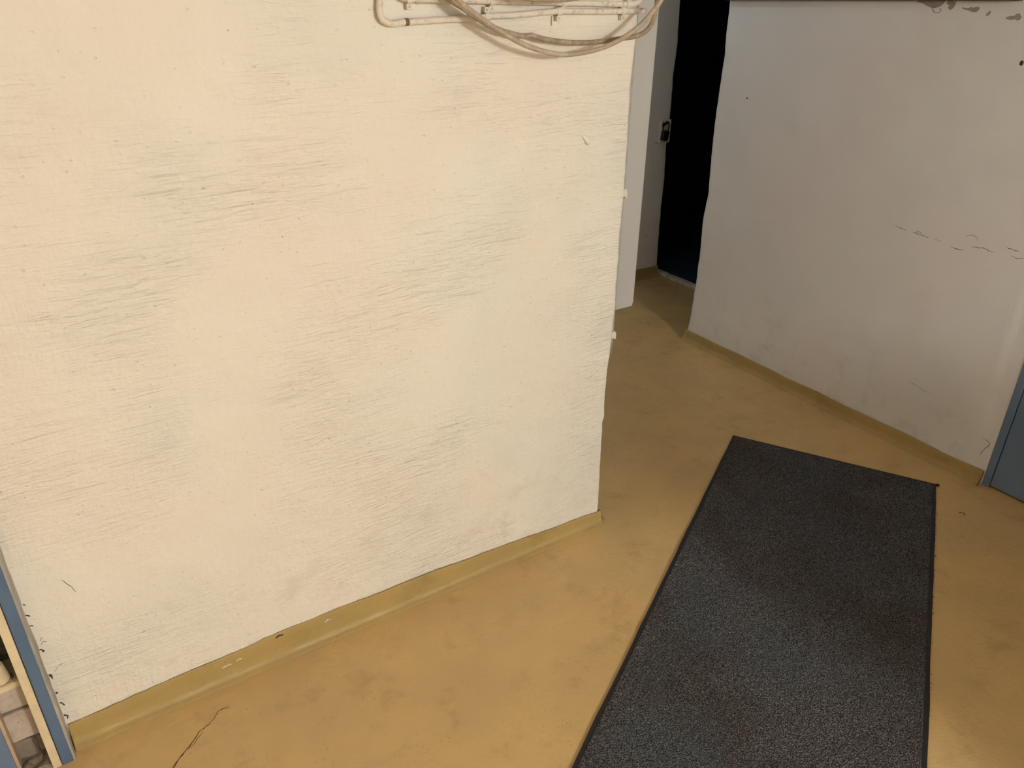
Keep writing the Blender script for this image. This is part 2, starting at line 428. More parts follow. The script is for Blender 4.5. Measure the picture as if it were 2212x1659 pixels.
def disp_right(x, y, z, nx, ny, e):
    p = Vector((x * 2.0, y * 2.0, z * 2.0))
    d = 0.0035 * fbm(p + Vector((9, 0, 0)), 2) + 0.0009 * fbm(p * 6, 2)
    d += 0.002 * max(0.0, 1 - z / 0.5) * fbm(p * 4, 2)
    if y < 1.075: d -= 0.0030 * min(1.0, (1.075 - y) / 0.014)      # plaster made good beside the door frame
    d *= (1 - 0.6 * e)
    ey = (table(RCOR, z) - 2.50) * e * e + 0.0016 * noise.noise(Vector((2, 5, z * 26))) * e * e
    return d * nx, d * ny + ey
wr = sheet('wall_right', path, ZS, 'wall_right', disp_right)
tag(wr, 'greyish white plastered wall on the right with flaked patches along its top', kind='structure')
box('wall_core', (XR + 0.02, 1.006, 0), (3.26, 2.475, H), 'wall_right', wr)
def SURF(y, z): return XR + disp_right(XR, y, z, -1, 0, 0.0)[0] + 0.0012
TH = 0.0016
flakes = [([(1.690, 1.556), (1.672, 1.543), (1.655, 1.540), (1.640, 1.534), (1.622, 1.528), (1.606, 1.5265), (1.592, 1.531), (1.584, 1.536), (1.578, 1.545), (1.576, 1.556)]),
          ([(1.566, 1.556), (1.571, 1.540), (1.560, 1.536), (1.562, 1.528), (1.553, 1.5225), (1.545, 1.528), (1.5395, 1.540), (1.541, 1.549), (1.549, 1.546), (1.554, 1.556)]),
          ([(1.517, 1.532), (1.510, 1.526), (1.500, 1.525), (1.490, 1.523), (1.478, 1.519), (1.466, 1.520), (1.459, 1.528), (1.462, 1.535), (1.474, 1.534), (1.480, 1.531), (1.487, 1.534), (1.497, 1.529)]),
          ([(1.436, 1.512), (1.431, 1.510), (1.424, 1.513), (1.421, 1.521), (1.424, 1.525), (1.431, 1.520)]),
          ([(1.373, 1.508), (1.366, 1.503), (1.352, 1.502), (1.344, 1.505), (1.338, 1.501), (1.329, 1.503), (1.326, 1.511), (1.334, 1.521), (1.343, 1.520), (1.348, 1.514), (1.360, 1.513)])]
for r in flakes: flat_patch('bare_patch', r, 'x', SURF, TH, 'bare_plaster', wr)
flat_patch('nail_hole', chip_ring(1.288, 1.386, 0.006, 0.008, 10, 3), 'x', SURF, TH, 'crack', wr)
flat_patch('nail_hole', chip_ring(2.331, 1.165, 0.004, 0.003, 8, 5), 'x', SURF, TH, 'crack', wr)
for i, (pts, wd) in enumerate([([(1.622, 1.535), (1.612, 1.522), (1.604, 1.514), (1.590, 1.512), (1.583, 1.520), (1.590, 1.528)], 0.0022),
                               ([(1.596, 1.531), (1.588, 1.538), (1.590, 1.545)], 0.004)]):
    crack_strip('plaster_crack', pts, wd, 'x', SURF, TH, 'crack', wr, i)
for i, (pts, wd) in enumerate([([(1.560, 0.813), (1.535, 0.811), (1.515, 0.807)], 0.0026), ([(1.490, 0.808), (1.462, 0.806), (1.440, 0.806), (1.428, 0.803)], 0.0030),
                               ([(1.476, 0.815), (1.455, 0.812)], 0.0020), ([(1.405, 0.805), (1.385, 0.803)], 0.0020),
                               ([(1.345, 0.792), (1.318, 0.790), (1.300, 0.793)], 0.0028), ([(1.306, 0.842), (1.286, 0.849), (1.270, 0.846), (1.262, 0.835)], 0.0018),
                               ([(1.276, 0.812), (1.255, 0.814), (1.232, 0.817), (1.215, 0.812), (1.200, 0.815)], 0.0028), ([(1.168, 0.838), (1.148, 0.836), (1.128, 0.836)], 0.0030),
                               ([(1.150, 0.818), (1.130, 0.812), (1.108, 0.818)], 0.0026), ([(1.056, 0.172), (1.040, 0.169), (1.0285, 0.163), (1.026, 0.150), (1.036, 0.136), (1.041, 0.120), (1.046, 0.100)], 0.0030),
                               ([(1.36, 0.262), (1.33, 0.258), (1.30, 0.250), (1.27, 0.252)], 0.0018)]):
    crack_strip('plaster_crack', pts, wd, 'x', SURF, TH, 'soft_crack', wr, 20 + i)

# brown batten fixed along the top of the right wall
bm = bmesh.new()
add_box(bm, (-0.022, -0.58, 0), (0.004, 0.58, 0.055), 0.003)
bt = frombm('batten', bm, 'batten')
bt.location = (XR - 0.002, 1.915, 1.541); bt.rotation_euler = (math.radians(-1.35), 0, 0)
tag(bt, 'thin dark brown wooden batten running along the top of the right wall', 'batten')
for y in (-0.42, 0.05, 0.45):
    bm = bmesh.new(); bmesh.ops.create_cone(bm, cap_ends=True, segments=10, radius1=0.005, radius2=0.004, depth=0.004,
                                            matrix=Matrix.Translation((-0.023, y, 0.03)) @ Matrix.Rotation(math.pi / 2, 4, 'Y'))
    frombm('screw_head', bm, 'rust', bt)

# ------------------------------------------------------------------ back wall at the end of the passage
YB = 3.30
GEDGE = [(2.3, 3.210), (1.506, 3.205), (1.284, 3.214), (1.123, 3.206), (1.003, 3.211), (0.905, 3.212), (0.80, 3.210), (0.785, 3.207), (0.775, 3.204), (0.571, 3.217), (0.41, 3.214), (0.214, 3.220), (0.053, 3.226), (0, 3.228)]
path = []
for x in frange(1.38, 3.196, 0.03): path.append((x, YB, 0, -1, max(0.0, (x - 3.05) / 0.16)))
for k in range(1, 5):
    a = math.pi / 2 * k / 5
    path.append((3.198 + 0.012 * math.sin(a), YB + 0.012 - 0.012 * math.cos(a), math.sin(a), -math.cos(a), 1.0))
for y in frange(YB + 0.012, 3.50, 0.03): path.append((3.21, y, 1, 0, 1.0))
def disp_back(x, y, z, nx, ny, e):
    p = Vector((x * 2.4, y * 2.4, z * 2.4))
    d = (0.004 * fbm(p, 2) + 0.001 * fbm(p * 6, 2)) * (1 - 0.6 * e)
    ex = (table(GEDGE, z) - 3.21) * e * e + 0.003 * noise.noise(Vector((4, 1, z * 18))) * e * e
    return d * nx + ex, d * ny
wb = sheet('wall_back', path, ZS, 'wall_back', disp_back)
tag(wb, 'shaded grey plastered wall at the far end of the passage', kind='structure')
box('wall_core', (1.38, YB + 0.02, 0), (3.19, 3.5, H), 'wall_back', wb)
crack_strip('plaster_crack', [(3.10, 0.793), (3.13, 0.790), (3.16, 0.790), (3.19, 0.788)], 0.004, 'y', lambda x, z: YB + disp_back(x, YB, z, 0, -1, max(0.0, (x - 3.05) / 0.16))[1] + 0.0012, 0.0018, 'soft_crack', wb, 41)
crack_strip('plaster_crack', [(3.10, 0.253), (3.112, 0.262), (3.117, 0.272)], 0.006, 'y', lambda x, z: YB + disp_back(x, YB, z, 0, -1, max(0.0, (x - 3.05) / 0.16))[1] + 0.0012, 0.0018, 'soft_crack', wb, 42)

# ------------------------------------------------------------------ painted skirting with a coved foot
def skirting(name, pts, nrm, top, mat, label, seed=0.0):
    """pts = start, end on the wall line; nrm = into the room; top(s) = height"""
    a, b = Vector((*pts[0], 0)), Vector((*pts[1], 0)); n = Vector((*nrm, 0))
    L = (b - a).length; N = max(8, int(L / 0.012))
    prof = [(0.0, 1.0, -0.008), (0.0024, 1.0, -0.0008), (0.0040, 1.0, -0.004), (0.0058, 0.6, 0.0), (0.0075, 0.22, 0.003), (0.0115, 0.0, 0.0085), (0.017, 0.0, 0.0042), (0.024, 0.0, 0.0012), (0.028, 0.0, -0.003)]
    bm = bmesh.new(); rows = []
    for i in range(N + 1):
        s = i / N; p = a.lerp(b, s); t_ = top(s)
        t_ += 0.0055 * noise.noise(Vector((s * L * 7, seed, 1))) + 0.0022 * noise.noise(Vector((s * L * 45, seed, 2)))
        w1 = 0.0025 * noise.noise(Vector((s * L * 7, seed, 5))) + 0.0012 * noise.noise(Vector((s * L * 40, seed, 6)))
        row = []
        for (o, kz, dz) in prof:
            q = p + n * (o + (w1 if o > 0.006 else 0.3 * w1))
            row.append(bm.verts.new((q.x, q.y, max(-0.003, t_ * kz + dz))))
        rows.append(row)
    for A, B in zip(rows, rows[1:]):
        for k in range(len(prof) - 1): bm.faces.new((A[k], A[k + 1], B[k + 1], B[k]))
    bm.faces.new(rows[0]); bm.faces.new(rows[-1][::-1])
    o = frombm(name, bm, mat, None, True)
    tag(o, label, kind='structure'); return o
def top_left(s):
    k = [(0, 0.066), (0.2, 0.078), (0.39, 0.085), (0.6, 0.077), (0.8, 0.062), (1.0, 0.045)]
    for (a, u), (b, v) in zip(k, k[1:]):
        if a <= s <= b: return u + (v - u) * (s - a) / (b - a)
    return 0.05
bl = skirting('baseboard_left', ((-0.176, YW), (1.3965, YW)), (0, -1), top_left, 'skirting', 'wavy ochre painted skirting along the foot of the bright left wall', 1.0)
skirting('baseboard_return', ((1.3870, YW - 0.002), (1.392, 3.30)), (1, 0), lambda s: 0.05, 'skirting', 'ochre painted skirting on the passage side of the left wall', 2.0)
skirting('baseboard_right', ((XR, 2.508), (XR, 1.010)), (-1, 0), lambda s: 0.054, 'skirting', 'wavy ochre painted skirting along the foot of the right wall', 3.0)
skirting('baseboard_back', ((1.40, YB), (3.226, YB)), (0, -1), lambda s: 0.062, 'skirting', 'short ochre painted skirting at the far end of the passage', 4.0)
# paint flaked off the skirting
for i, (u, z, l) in enumerate([(0.17, 0.045, 0.022), (0.205, 0.050, 0.014), (0.44, 0.058, 0.018), (0.31, 0.072, 0.02)]):
    crack_strip('worn_mark', [(u, z), (u + l * 0.5, z + 0.003), (u + l, z + 0.001)], 0.0035, 'y', YW - 0.0052, 0.0022, 'paint_drop' if i != 3 else 'crack', bl, 60 + i)
# cracks in the floor
for i, (pts, wd) in enumerate([([(0.155, 1.484), (0.140, 1.489), (0.128, 1.487), (0.118, 1.474), (0.106, 1.465), (0.094, 1.459)], 0.0028),
                               ([(0.098, 1.463), (0.076, 1.453), (0.062, 1.438), (0.049, 1.426), (0.034, 1.414), (0.018, 1.402), (0.001, 1.386), (-0.03, 1.36)], 0.0040),
                               ([(0.085, 1.447), (0.066, 1.436), (0.050, 1.418)], 0.0020)]):
    crack_strip('floor_crack', pts, wd, 'z', lambda x, y: 0.0016 * fbm(Vector((x * 3.1, y * 3.1, 0.3))) - 0.0012, 0.0008, 'floor_crack', floor, 80 + i)

# ------------------------------------------------------------------ dark store room beyond the doorway
thr = empty('trim_1', (3.25, 2.95, 0))
tag(thr, 'worn pale threshold strip of the dark doorway', kind='structure')
bm = bmesh.new()
add_box(bm, (-0.012, -0.46, -0.004), (0.030, 0.52, 0.016), 0.004)
bmesh.ops.subdivide_edges(bm, edges=[e for e in bm.edges if e.calc_length() > 0.5], cuts=24)
for v in bm.verts:
    v.co += Vector((0.002, 0, 0.0022)) * noise.noise(v.co * 22)
frombm('sill_board', bm, 'stone_sill', thr)
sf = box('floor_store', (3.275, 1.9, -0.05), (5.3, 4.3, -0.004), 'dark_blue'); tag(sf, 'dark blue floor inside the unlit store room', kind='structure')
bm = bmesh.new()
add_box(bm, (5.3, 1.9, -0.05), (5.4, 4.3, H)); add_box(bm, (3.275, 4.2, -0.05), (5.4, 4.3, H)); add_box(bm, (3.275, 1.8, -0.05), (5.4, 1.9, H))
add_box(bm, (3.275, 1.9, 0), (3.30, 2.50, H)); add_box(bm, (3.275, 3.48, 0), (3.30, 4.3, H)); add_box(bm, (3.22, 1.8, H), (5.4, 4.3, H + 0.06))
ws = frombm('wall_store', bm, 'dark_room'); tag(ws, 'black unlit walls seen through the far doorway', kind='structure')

# hasp plate, staple and padlock on the edge of the back wall
hp = empty('hasp', (3.172, YB - 0.006, 0.892))
tag(hp, 'rusty hasp on a white painted plate at the edge of the far wall', 'hasp')
bm = bmesh.new(); add_box(bm, (-0.034, -0.004, -0.104), (0.040, 0.010, 0.020), 0.003); frombm('plate', bm, 'plate', hp)
tube('staple', [(-0.020, 0.0, 0.004), (-0.019, -0.018, 0.004), (-0.006, -0.027, 0.006), (0.006, -0.018, 0.006), (0.008, 0.0, 0.004)], 0.0045, 'rust', hp, 6, 10)
bm = bmesh.new(); add_box(bm, (-0.030, -0.010, -0.004), (0.014, -0.004, 0.010), 0.001, Matrix.Rotation(-0.45, 4, 'Y')); frombm('strap', bm, 'rust', hp)
tube('wire_end', [(-0.024, -0.006, 0.0), (-0.030, -0.012, -0.012), (-0.022, -0.012, -0.022), (-0.024, -0.010, -0.030)], 0.0030, 'rust', hp, 6, 8)
pl = empty('padlock', (3.150, YB - 0.034, 0.836)); pl.rotation_euler = (0, math.radians(12), 0)
tag(pl, 'small black padlock hanging from the rusty hasp beside the dark doorway', 'padlock')
bm = bmesh.new(); add_box(bm, (-0.023, -0.011, -0.030), (0.023, 0.011, 0.025), 0.006, None, 3); frombm('body', bm, 'black_metal', pl, True)
tube('shackle', [(0.014, 0, 0.022), (0.0155, 0, 0.045), (0.012, 0, 0.060), (0.0, 0, 0.066), (-0.010, 0, 0.060)], 0.0035, 'rust', pl, 6, 10)
bm = bmesh.new(); bmesh.ops.create_cone(bm, cap_ends=True, segments=14, radius1=0.005, radius2=0.005, depth=0.003, matrix=Matrix.Translation((0, 0, -0.030))); frombm('keyhole', bm, 'rust', pl)

# ------------------------------------------------------------------ right-hand blue door (flush in the right wall)
d2 = empty('door_2', (2.700, 0.56, 0)); tag(d2, 'flush blue-grey steel door at the right edge beside the right wall', kind='structure')
bm = bmesh.new()
add_box(bm, (-0.004, 0.424, 0.0), (0.10, 0.449, 2.02), 0.002); frombm('door_jamb', bm, 'blue_door', d2)
bm = bmesh.new()
add_box(bm, (-0.004, -0.48, 0.0), (0.10, -0.449, 2.02), 0.002); frombm('door_jamb', bm, 'blue_door', d2)
box('door_head', (-0.004, -0.48, 2.02), (0.10, 0.449, 2.05), 'blue_door', d2, 0.002)
lf = box('door_leaf', (0.001, -0.447, 0.008), (0.041, 0.4215, 2.017), 'blue_door', d2, 0.0015)
hb = box('handle_plate', (-0.008, -0.40, 0.95), (0.001, -0.36, 1.15), 'dark_steel', lf, 0.002)
tube('handle_lever', [(-0.006, -0.38, 1.07), (-0.05, -0.38, 1.07), (-0.055, -0.36, 1.07), (-0.055, -0.27, 1.07)], 0.008, 'dark_steel', lf)
box('door_gap', (0.03, -0.46, 0.0), (0.09, 0.43, 0.02), 'rubber', d2)

# ------------------------------------------------------------------ left-hand door post, brick strip and blue door
tp = empty('trim_2', (-0.20, YW, 0)); tag(tp, 'blue painted door post with rubbed edge and cream strip at the left wall end', kind='structure')
# local: x from -0.022 (cream) .. +0.024; wall plane at y = 0, front at y = -0.048
def post_piece(name, x0, x1, y0, y1, mat, z1=2.05, wobble=0.0, bev=0.0025):
    bm = bmesh.new(); add_box(bm, (x0, y0, -0.002), (x1, y1, z1), bev)
    if wobble:
        bmesh.ops.subdivide_edges(bm, edges=[e for e in bm.edges if e.calc_length() > 0.5], cuts=120)
        for v in bm.verts:
            if v.co.x > (x0 + x1) / 2: v.co.x += wobble * fbm(Vector((1, 2, v.co.z * 14)), 3)
    return frombm(name, bm, mat, tp)
post_piece('post_face', -0.006, 0.0165, -0.050, 0.03, 'blue')
post_piece('rubbed_side', 0.0155, 0.0215, -0.0485, 0.03, 'rubbed', wobble=0.0022, bev=0.002)
post_piece('cream_strip', -0.0245, -0.0075, -0.0495, 0.00, 'cream', 2.05, 0, 0.0015)
wf = empty('wall_far_left', (-0.26, YW, 0)); tag(wf, 'crumbling brickwork strip between the blue post and the left door', kind='structure')
box('mortar_bed', (-0.06, 0.020, -0.01), (0.06, 0.12, 0.235), 'mortar', wf)
box('mortar_bed', (-0.06, 0.075, 0.235), (0.06, 0.12, H), 'mortar', wf)
def brick(x0, x1, z0, z1, y, mat, seed):
    bm = bmesh.new(); add_box(bm, (x0, y, z0), (x1, y + 0.05, z1), 0.004)
    bmesh.ops.subdivide_edges(bm, edges=[e for e in bm.edges if e.calc_length() > 0.02], cuts=3, use_grid_fill=True)
    for v in bm.verts: v.co += Vector((0.8, 1, 0.8)) * 0.0035 * noise.noise(v.co * 45 + Vector((seed, 0, 0)))
    return frombm('brick', bm, mat, wf)
brick(-0.055, 0.058, 0.158, 0.228, 0.006, 'brick_white', 1)
brick(-0.055, 0.058, 0.066, 0.151, 0.004, 'brick_white', 2)
brick(-0.055, 0.010, 0.004, 0.059, 0.008, 'brick_grey', 3)
brick(0.017, 0.058, 0.004, 0.059, 0.010, 'brick_grey', 4)
for i, (x, z, s) in enumerate([(0.035, 0.345, 0.020), (0.0, 0.365, 0.022), (0.045, 0.30, 0.016), (-0.04, 0.34, 0.02), (0.01, 0.392, 0.026), (0.04, 0.43, 0.02), (-0.03, 0.45, 0.03), (0.02, 0.49, 0.03), (0.01, 0.56, 0.035), (-0.02, 0.64, 0.035), (0.03, 0.72, 0.03)]):
    bm = bmesh.new(); bmesh.ops.create_icosphere(bm, subdivisions=2, radius=s, matrix=Matrix.Translation((x, 0.075, z)))
    for v in bm.verts: v.co += Vector((1, 0.7, 0.8)) * 0.012 * noise.noise(v.co * 60 + Vector((i, 0, 0)))
    frombm('rubble_stone', bm, 'brick_white' if i % 3 else 'mortar', wf, True)
bm = bmesh.new(); add_box(bm, (-0.060, -0.010, 0.230), (0.058, 0.09, 0.245), 0.003)
bmesh.ops.subdivide_edges(bm, edges=[e for e in bm.edges if e.calc_length() > 0.05], cuts=6)
for v in bm.verts: v.co += Vector((1, 1, 0.5)) * 0.004 * noise.noise(v.co * 50)
frombm('ledge', bm, 'cream', wf)
bm = bmesh.new(); add_box(bm, (-0.05, -0.040, -0.004), (0.056, 0.02, 0.006), 0.002)  # dark rubble lump standing in for the post's shadow at its foot
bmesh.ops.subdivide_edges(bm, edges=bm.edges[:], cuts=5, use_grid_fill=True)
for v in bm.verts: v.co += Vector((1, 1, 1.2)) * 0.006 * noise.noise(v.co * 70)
frombm('post_shadow_rubble', bm, 'mortar', wf)
# short pipe end standing on the ledge
ps = empty('pipe_stub', (-0.260, YW + 0.012, 0.2455)); ps.rotation_euler = (math.radians(7), math.radians(-5), 0)
tag(ps, 'short cream pipe end standing on the broken ledge beside the blue post', 'pipe')
bm = bmesh.new(); pr = [(0.0, 0.002), (0.0165, 0.002), (0.0175, 0.006), (0.0170, 0.046), (0.0158, 0.050), (0.0135, 0.050), (0.0122, 0.048), (0.0122, 0.030), (0.0, 0.030)]
rings = [[bm.verts.new((r * math.cos(2 * math.pi * k / 20), r * math.sin(2 * math.pi * k / 20), z)) for k in range(20)] for r, z in pr[1:-1]]
for A, B in zip(rings, rings[1:]):
    for k in range(20): bm.faces.new((A[k], A[(k + 1) % 20], B[(k + 1) % 20], B[k]))
bm.faces.new(rings[0][::-1]); bm.faces.new(rings[-1])
frombm('pipe_body', bm, 'cream', ps, True)
bm = bmesh.new(); bmesh.ops.create_cone(bm, cap_ends=True, segments=20, radius1=0.0205, radius2=0.018, depth=0.004, matrix=Matrix.Translation((0, 0, 0.001))); frombm('mortar_ring', bm, 'mortar', ps)
d1 = empty('door_1', (-0.72, YW - 0.02, 0)); tag(d1, 'blue-grey door with a beige edge strip in the lower left corner', kind='structure')
box('door_leaf', (-0.42, -0.003, 0.006), (0.4305, 0.037, 2.02), 'blue_door', d1, 0.002)
box('edge_strip', (0.4305, -0.004, 0.004), (0.4375, 0.037, 2.02), 'beige', d1, 0.001)

# ------------------------------------------------------------------ rest of the shell, round and behind the viewer
bm = bmesh.new(); add_box(bm, (-1.85, YW + 0.02, 0), (-1.14, YW + 0.15, H)); add_box(bm, (-1.14, YW + 0.02, 2.03), (-0.174, YW + 0.15, H)); add_box(bm, (-0.32, YW + 0.125, 0), (-0.174, YW + 0.15, 2.03))
tag(frombm('wall_far_side', bm, 'wall_left'), 'white plastered wall beyond the left door', kind='structure')
tag(box('wall_side', (-1.85, -4.6, 0), (-1.75, YW + 0.15, H), 'wall_left'), 'white plastered wall on the far left of the viewer', kind='structure')
tag(box('wall_behind', (-1.85, -4.65, 0), (3.0, -4.55, H), 'wall_left'), 'white plastered wall behind the viewer', kind='structure')
bm = bmesh.new(); add_box(bm, (XR, -4.6, 0), (XR + 0.3, 0.078, H)); add_box(bm, (XR, 0.078, 2.052), (XR + 0.3, 1.006, H)); add_box(bm, (XR + 0.12, 0.078, 0), (XR + 0.3, 1.006, 2.052))
add_box(bm, (1.46, -0.95, 0), (XR, -0.80, 1.22), 0.01)      # half-height wall added behind the viewer to shade the right floor and mat
tag(frombm('wall_right_near', bm, 'wall_right'), 'white plastered wall around the right blue door, with an added low shading wall', kind='structure')

# ------------------------------------------------------------------ dirt-trapper mat
mat = empty('doormat', (2.185, 1.720, 0.0)); ax = Vector((0.8692, 0.4944, 0))      # length runs back towards the viewer
mat.rotation_euler = (0, 0, math.atan2(-0.628, 0.365))
tag(mat, 'dark grey speckled entrance mat with black rubber border on the ochre floor', 'mat')
MW, ML = 0.727, 2.05
# local x = across (0..MW), local y = away from the viewer, so the mat lies on y = -ML .. 0
bm = bmesh.new(); add_box(bm, (0, -ML, 0.001), (MW, 0, 0.005), 0.0012)
bmesh.ops.subdivide_edges(bm, edges=[e for e in bm.edges if e.calc_length() > 0.3], cuts=60)
for v in bm.verts:
    k = noise.noise(Vector((v.co.x * 3, v.co.y * 5, 2))); k2 = noise.noise(Vector((v.co.x * 9, v.co.y * 17, 5)))
    if v.co.x < 0.03 or v.co.x > MW - 0.03: v.co.x += 0.0022 * k + 0.0010 * k2
    if v.co.y > -0.03: v.co.y += 0.0015 * k
frombm('rubber_border', bm, 'rubber', mat)
def pile():
    bx = 0.011; st = 0.0031
    nx = int((MW - 2 * bx) / st); ny = int((ML - 2 * bx) / st)
    rnd = random.Random(3); verts = []; faces = []
    for i in range(nx + 1):
        for j in range(ny + 1):
            x = bx + i * st; y = -ML + bx + j * st
            if 0 < i < nx and 0 < j < ny:
                z = 0.0062 + 0.0030 * rnd.random() + 0.0006 * noise.noise(Vector((x * 6, y * 6, 0)))
                x += rnd.uniform(-1, 1) * st * 0.42; y += rnd.uniform(-1, 1) * st * 0.42
            else: z = 0.0046; x += rnd.uniform(-1, 1) * 0.0007; y += rnd.uniform(-1, 1) * 0.0007
            verts.append((x, y, z))
    for i in range(nx):
        for j in range(ny):
            a = i * (ny + 1) + j
            faces.append((a, a + ny + 1, a + ny + 2, a + 1))
    me = bpy.data.meshes.new('carpet_pile'); me.from_pydata(verts, [], faces); me.update()
    o = link('carpet_pile', me, 'pile', mat); o['kind'] = 'stuff'; return o
pile()
rnd = random.Random(12)
bm = bmesh.new()
for k in range(46):            # frayed threads along the long right side and at the far corner
    y = -rnd.random() ** 1.3 * 1.15; x = MW + rnd.uniform(-0.001, 0.002)
    l = rnd.uniform(0.002, 0.006)
    add_tube(bm, catmull([(x - 0.003, y, 0.004), (x + l * 0.5, y + rnd.uniform(-.003, .003), 0.0045), (x + l, y + rnd.uniform(-.005, .005), 0.0015)], 3), 0.00045, 4)
for k in range(10):
    y = rnd.uniform(-0.008, 0.006); add_tube(bm, catmull([(MW - 0.004, y - 0.004, 0.004), (MW + rnd.uniform(0.003, 0.009), y, 0.004), (MW + rnd.uniform(0.002, 0.012), y - 0.003, 0.0015)], 3), 0.0006, 4)
frombm('frayed_edge', bm, 'lint', mat)['kind'] = 'stuff'
fl = tube('lint_curl', [(2.456, 0.955, 0.0022), (2.463, 0.951, 0.003), (2.468, 0.944, 0.0025), (2.464, 0.937, 0.0025), (2.457, 0.938, 0.0022)], 0.0010, 'lint', None, 5, 6)
tag(fl, 'tiny dark curl of lint on the floor beside the mat\'s long right edge', 'lint')

# ------------------------------------------------------------------ painted conduits on the left wall
def saddle(parent, x, y, z, r, drop=1, tilt=0.0, mat='conduit'):
    """a clip round a horizontal conduit: a bent strap with a screw foot"""
    bm = bmesh.new()
    pts = []
    for k in range(0, 9):
        a = math.pi * k / 8
        pts.append((0, -r * math.sin(a) * 1.18, r * math.cos(a) * 1.18))
    w_ = 0.0062
    pr = [bm.verts.new((-w_, p[1], p[2])) for p in pts]; qr = [bm.verts.new((w_, p[1], p[2])) for p in pts]
    po = [bm.verts.new((-w_, p[1] * 1.22, p[2] * 1.22)) for p in pts]; qo = [bm.verts.new((w_, p[1] * 1.22, p[2] * 1.22)) for p in pts]
    for k in range(8):
        bm.faces.new((po[k], qo[k], qo[k + 1], po[k + 1])); bm.faces.new((pr[k], pr[k + 1], qr[k + 1], qr[k]))
        bm.faces.new((pr[k], po[k], po[k + 1], pr[k + 1])); bm.faces.new((qr[k], qr[k + 1], qo[k + 1], qo[k]))
    add_box(bm, (-w_, -0.002, -r * 1.2 - 0.011) if drop > 0 else (-w_, -0.002, r * 1.1), (w_, 0.008, -r * 1.1) if drop > 0 else (w_, 0.008, r * 1.2 + 0.011), 0.0012)
    bmesh.ops.create_icosphere(bm, subdivisions=1, radius=0.0026, matrix=Matrix.Translation((0, -0.003, -drop * (r * 1.15 + 0.006))))
    bmesh.ops.transform(bm, matrix=Matrix.Translation((x, y, z)) @ Matrix.Rotation(tilt, 4, 'Y'), verts=bm.verts[:])
    return frombm('clip', bm, mat, parent)
CR = 0.0066
YP = YW - 0.0115
c1 = empty('conduit', (0.71, YP, 1.55)); tag(c1, 'lower dusty white conduit bending down and along the left wall to its corner', 'conduit', 'painted conduits on the left wall')
def rel(o, pts): return [tuple(Vector(p) - o.location) for p in pts]
low = [(0.716, YP, 2.21), (0.714, YP, 1.75), (0.713, YP, 1.60), (0.7115, YP, 1.559), (0.709, YP, 1.540), (0.7135, YP, 1.525), (0.727, YP, 1.5175), (0.742, YP, 1.516), (0.759, YP, 1.518), (0.80, YP, 1.5195), (0.854, YP, 1.5215), (0.90, YP, 1.5225), (0.945, YP - .001, 1.524),
       (0.962, YP, 1.5265), (1.038, YP, 1.5285), (1.138, YP, 1.534), (1.20, YP, 1.5335), (1.271, YP, 1.5325), (1.34, YP, 1.5325), (1.388, YP, 1.5325), (1.402, YP + 0.002, 1.5325), (1.4075, YP + 0.010, 1.5325), (1.402, YP + 0.018, 1.5325), (1.385, YP + 0.021, 1.5325)]
tube('tube', rel(c1, low), CR, 'conduit', c1, 6, 14, 0.10)
bd = tube('bare_band', rel(c1, [(0.7635, YP, 1.5182), (0.7710, YP, 1.5185)]), CR * 1.10, 'bare', c1, 2, 14)
for (x, z, dr, tl) in ((0.957, 1.5255, -1, 0.1), (1.147, 1.5335, 1, -0.12), (1.335, 1.5325, 1, -0.16)):
    saddle(c1, x - 0.71, YW - 0.010 - YP, z - 1.55, CR, dr, tl)
tube('paint_thread', rel(c1, [(1.1365, YW - 0.003, 1.524), (1.1360, YW - 0.0035, 1.512), (1.1365, YW - 0.001, 1.505)]), 0.0016, 'conduit', c1, 4, 8)
c2 = empty('conduit', (0.74, YP, 1.56)); tag(c2, 'upper dusty white conduit running level above the other to the wall corner', 'conduit', 'painted conduits on the left wall')
upc = [(0.744, YP, 2.21), (0.744, YP, 1.75), (0.744, YP, 1.62), (0.745, YP, 1.588), (0.750, YP, 1.572), (0.760, YP, 1.5630), (0.776, YP, 1.5600), (0.86, YP, 1.558), (0.967, YP, 1.5555), (1.06, YP, 1.5535), (1.15, YP, 1.5515), (1.24, YP, 1.5495), (1.326, YP, 1.5475),
       (1.362, YP, 1.5475), (1.380, YP, 1.5515), (1.389, YP, 1.5610), (1.391, YP, 1.58), (1.391, YP, 1.75), (1.391, YP, 2.21)]
tube('tube', rel(c2, upc), CR, 'conduit', c2, 6, 14, 0.10)
for (x, z, dr, tl) in ((0.775, 1.5600, 1, -0.05), (0.969, 1.5555, 1, -0.12), (1.160, 1.5512, 1, 0.1), (1.348, 1.5475, 1, 0.08)):
    saddle(c2, x - 0.74, YW - 0.010 - YP, z - 1.56, CR, dr, tl)

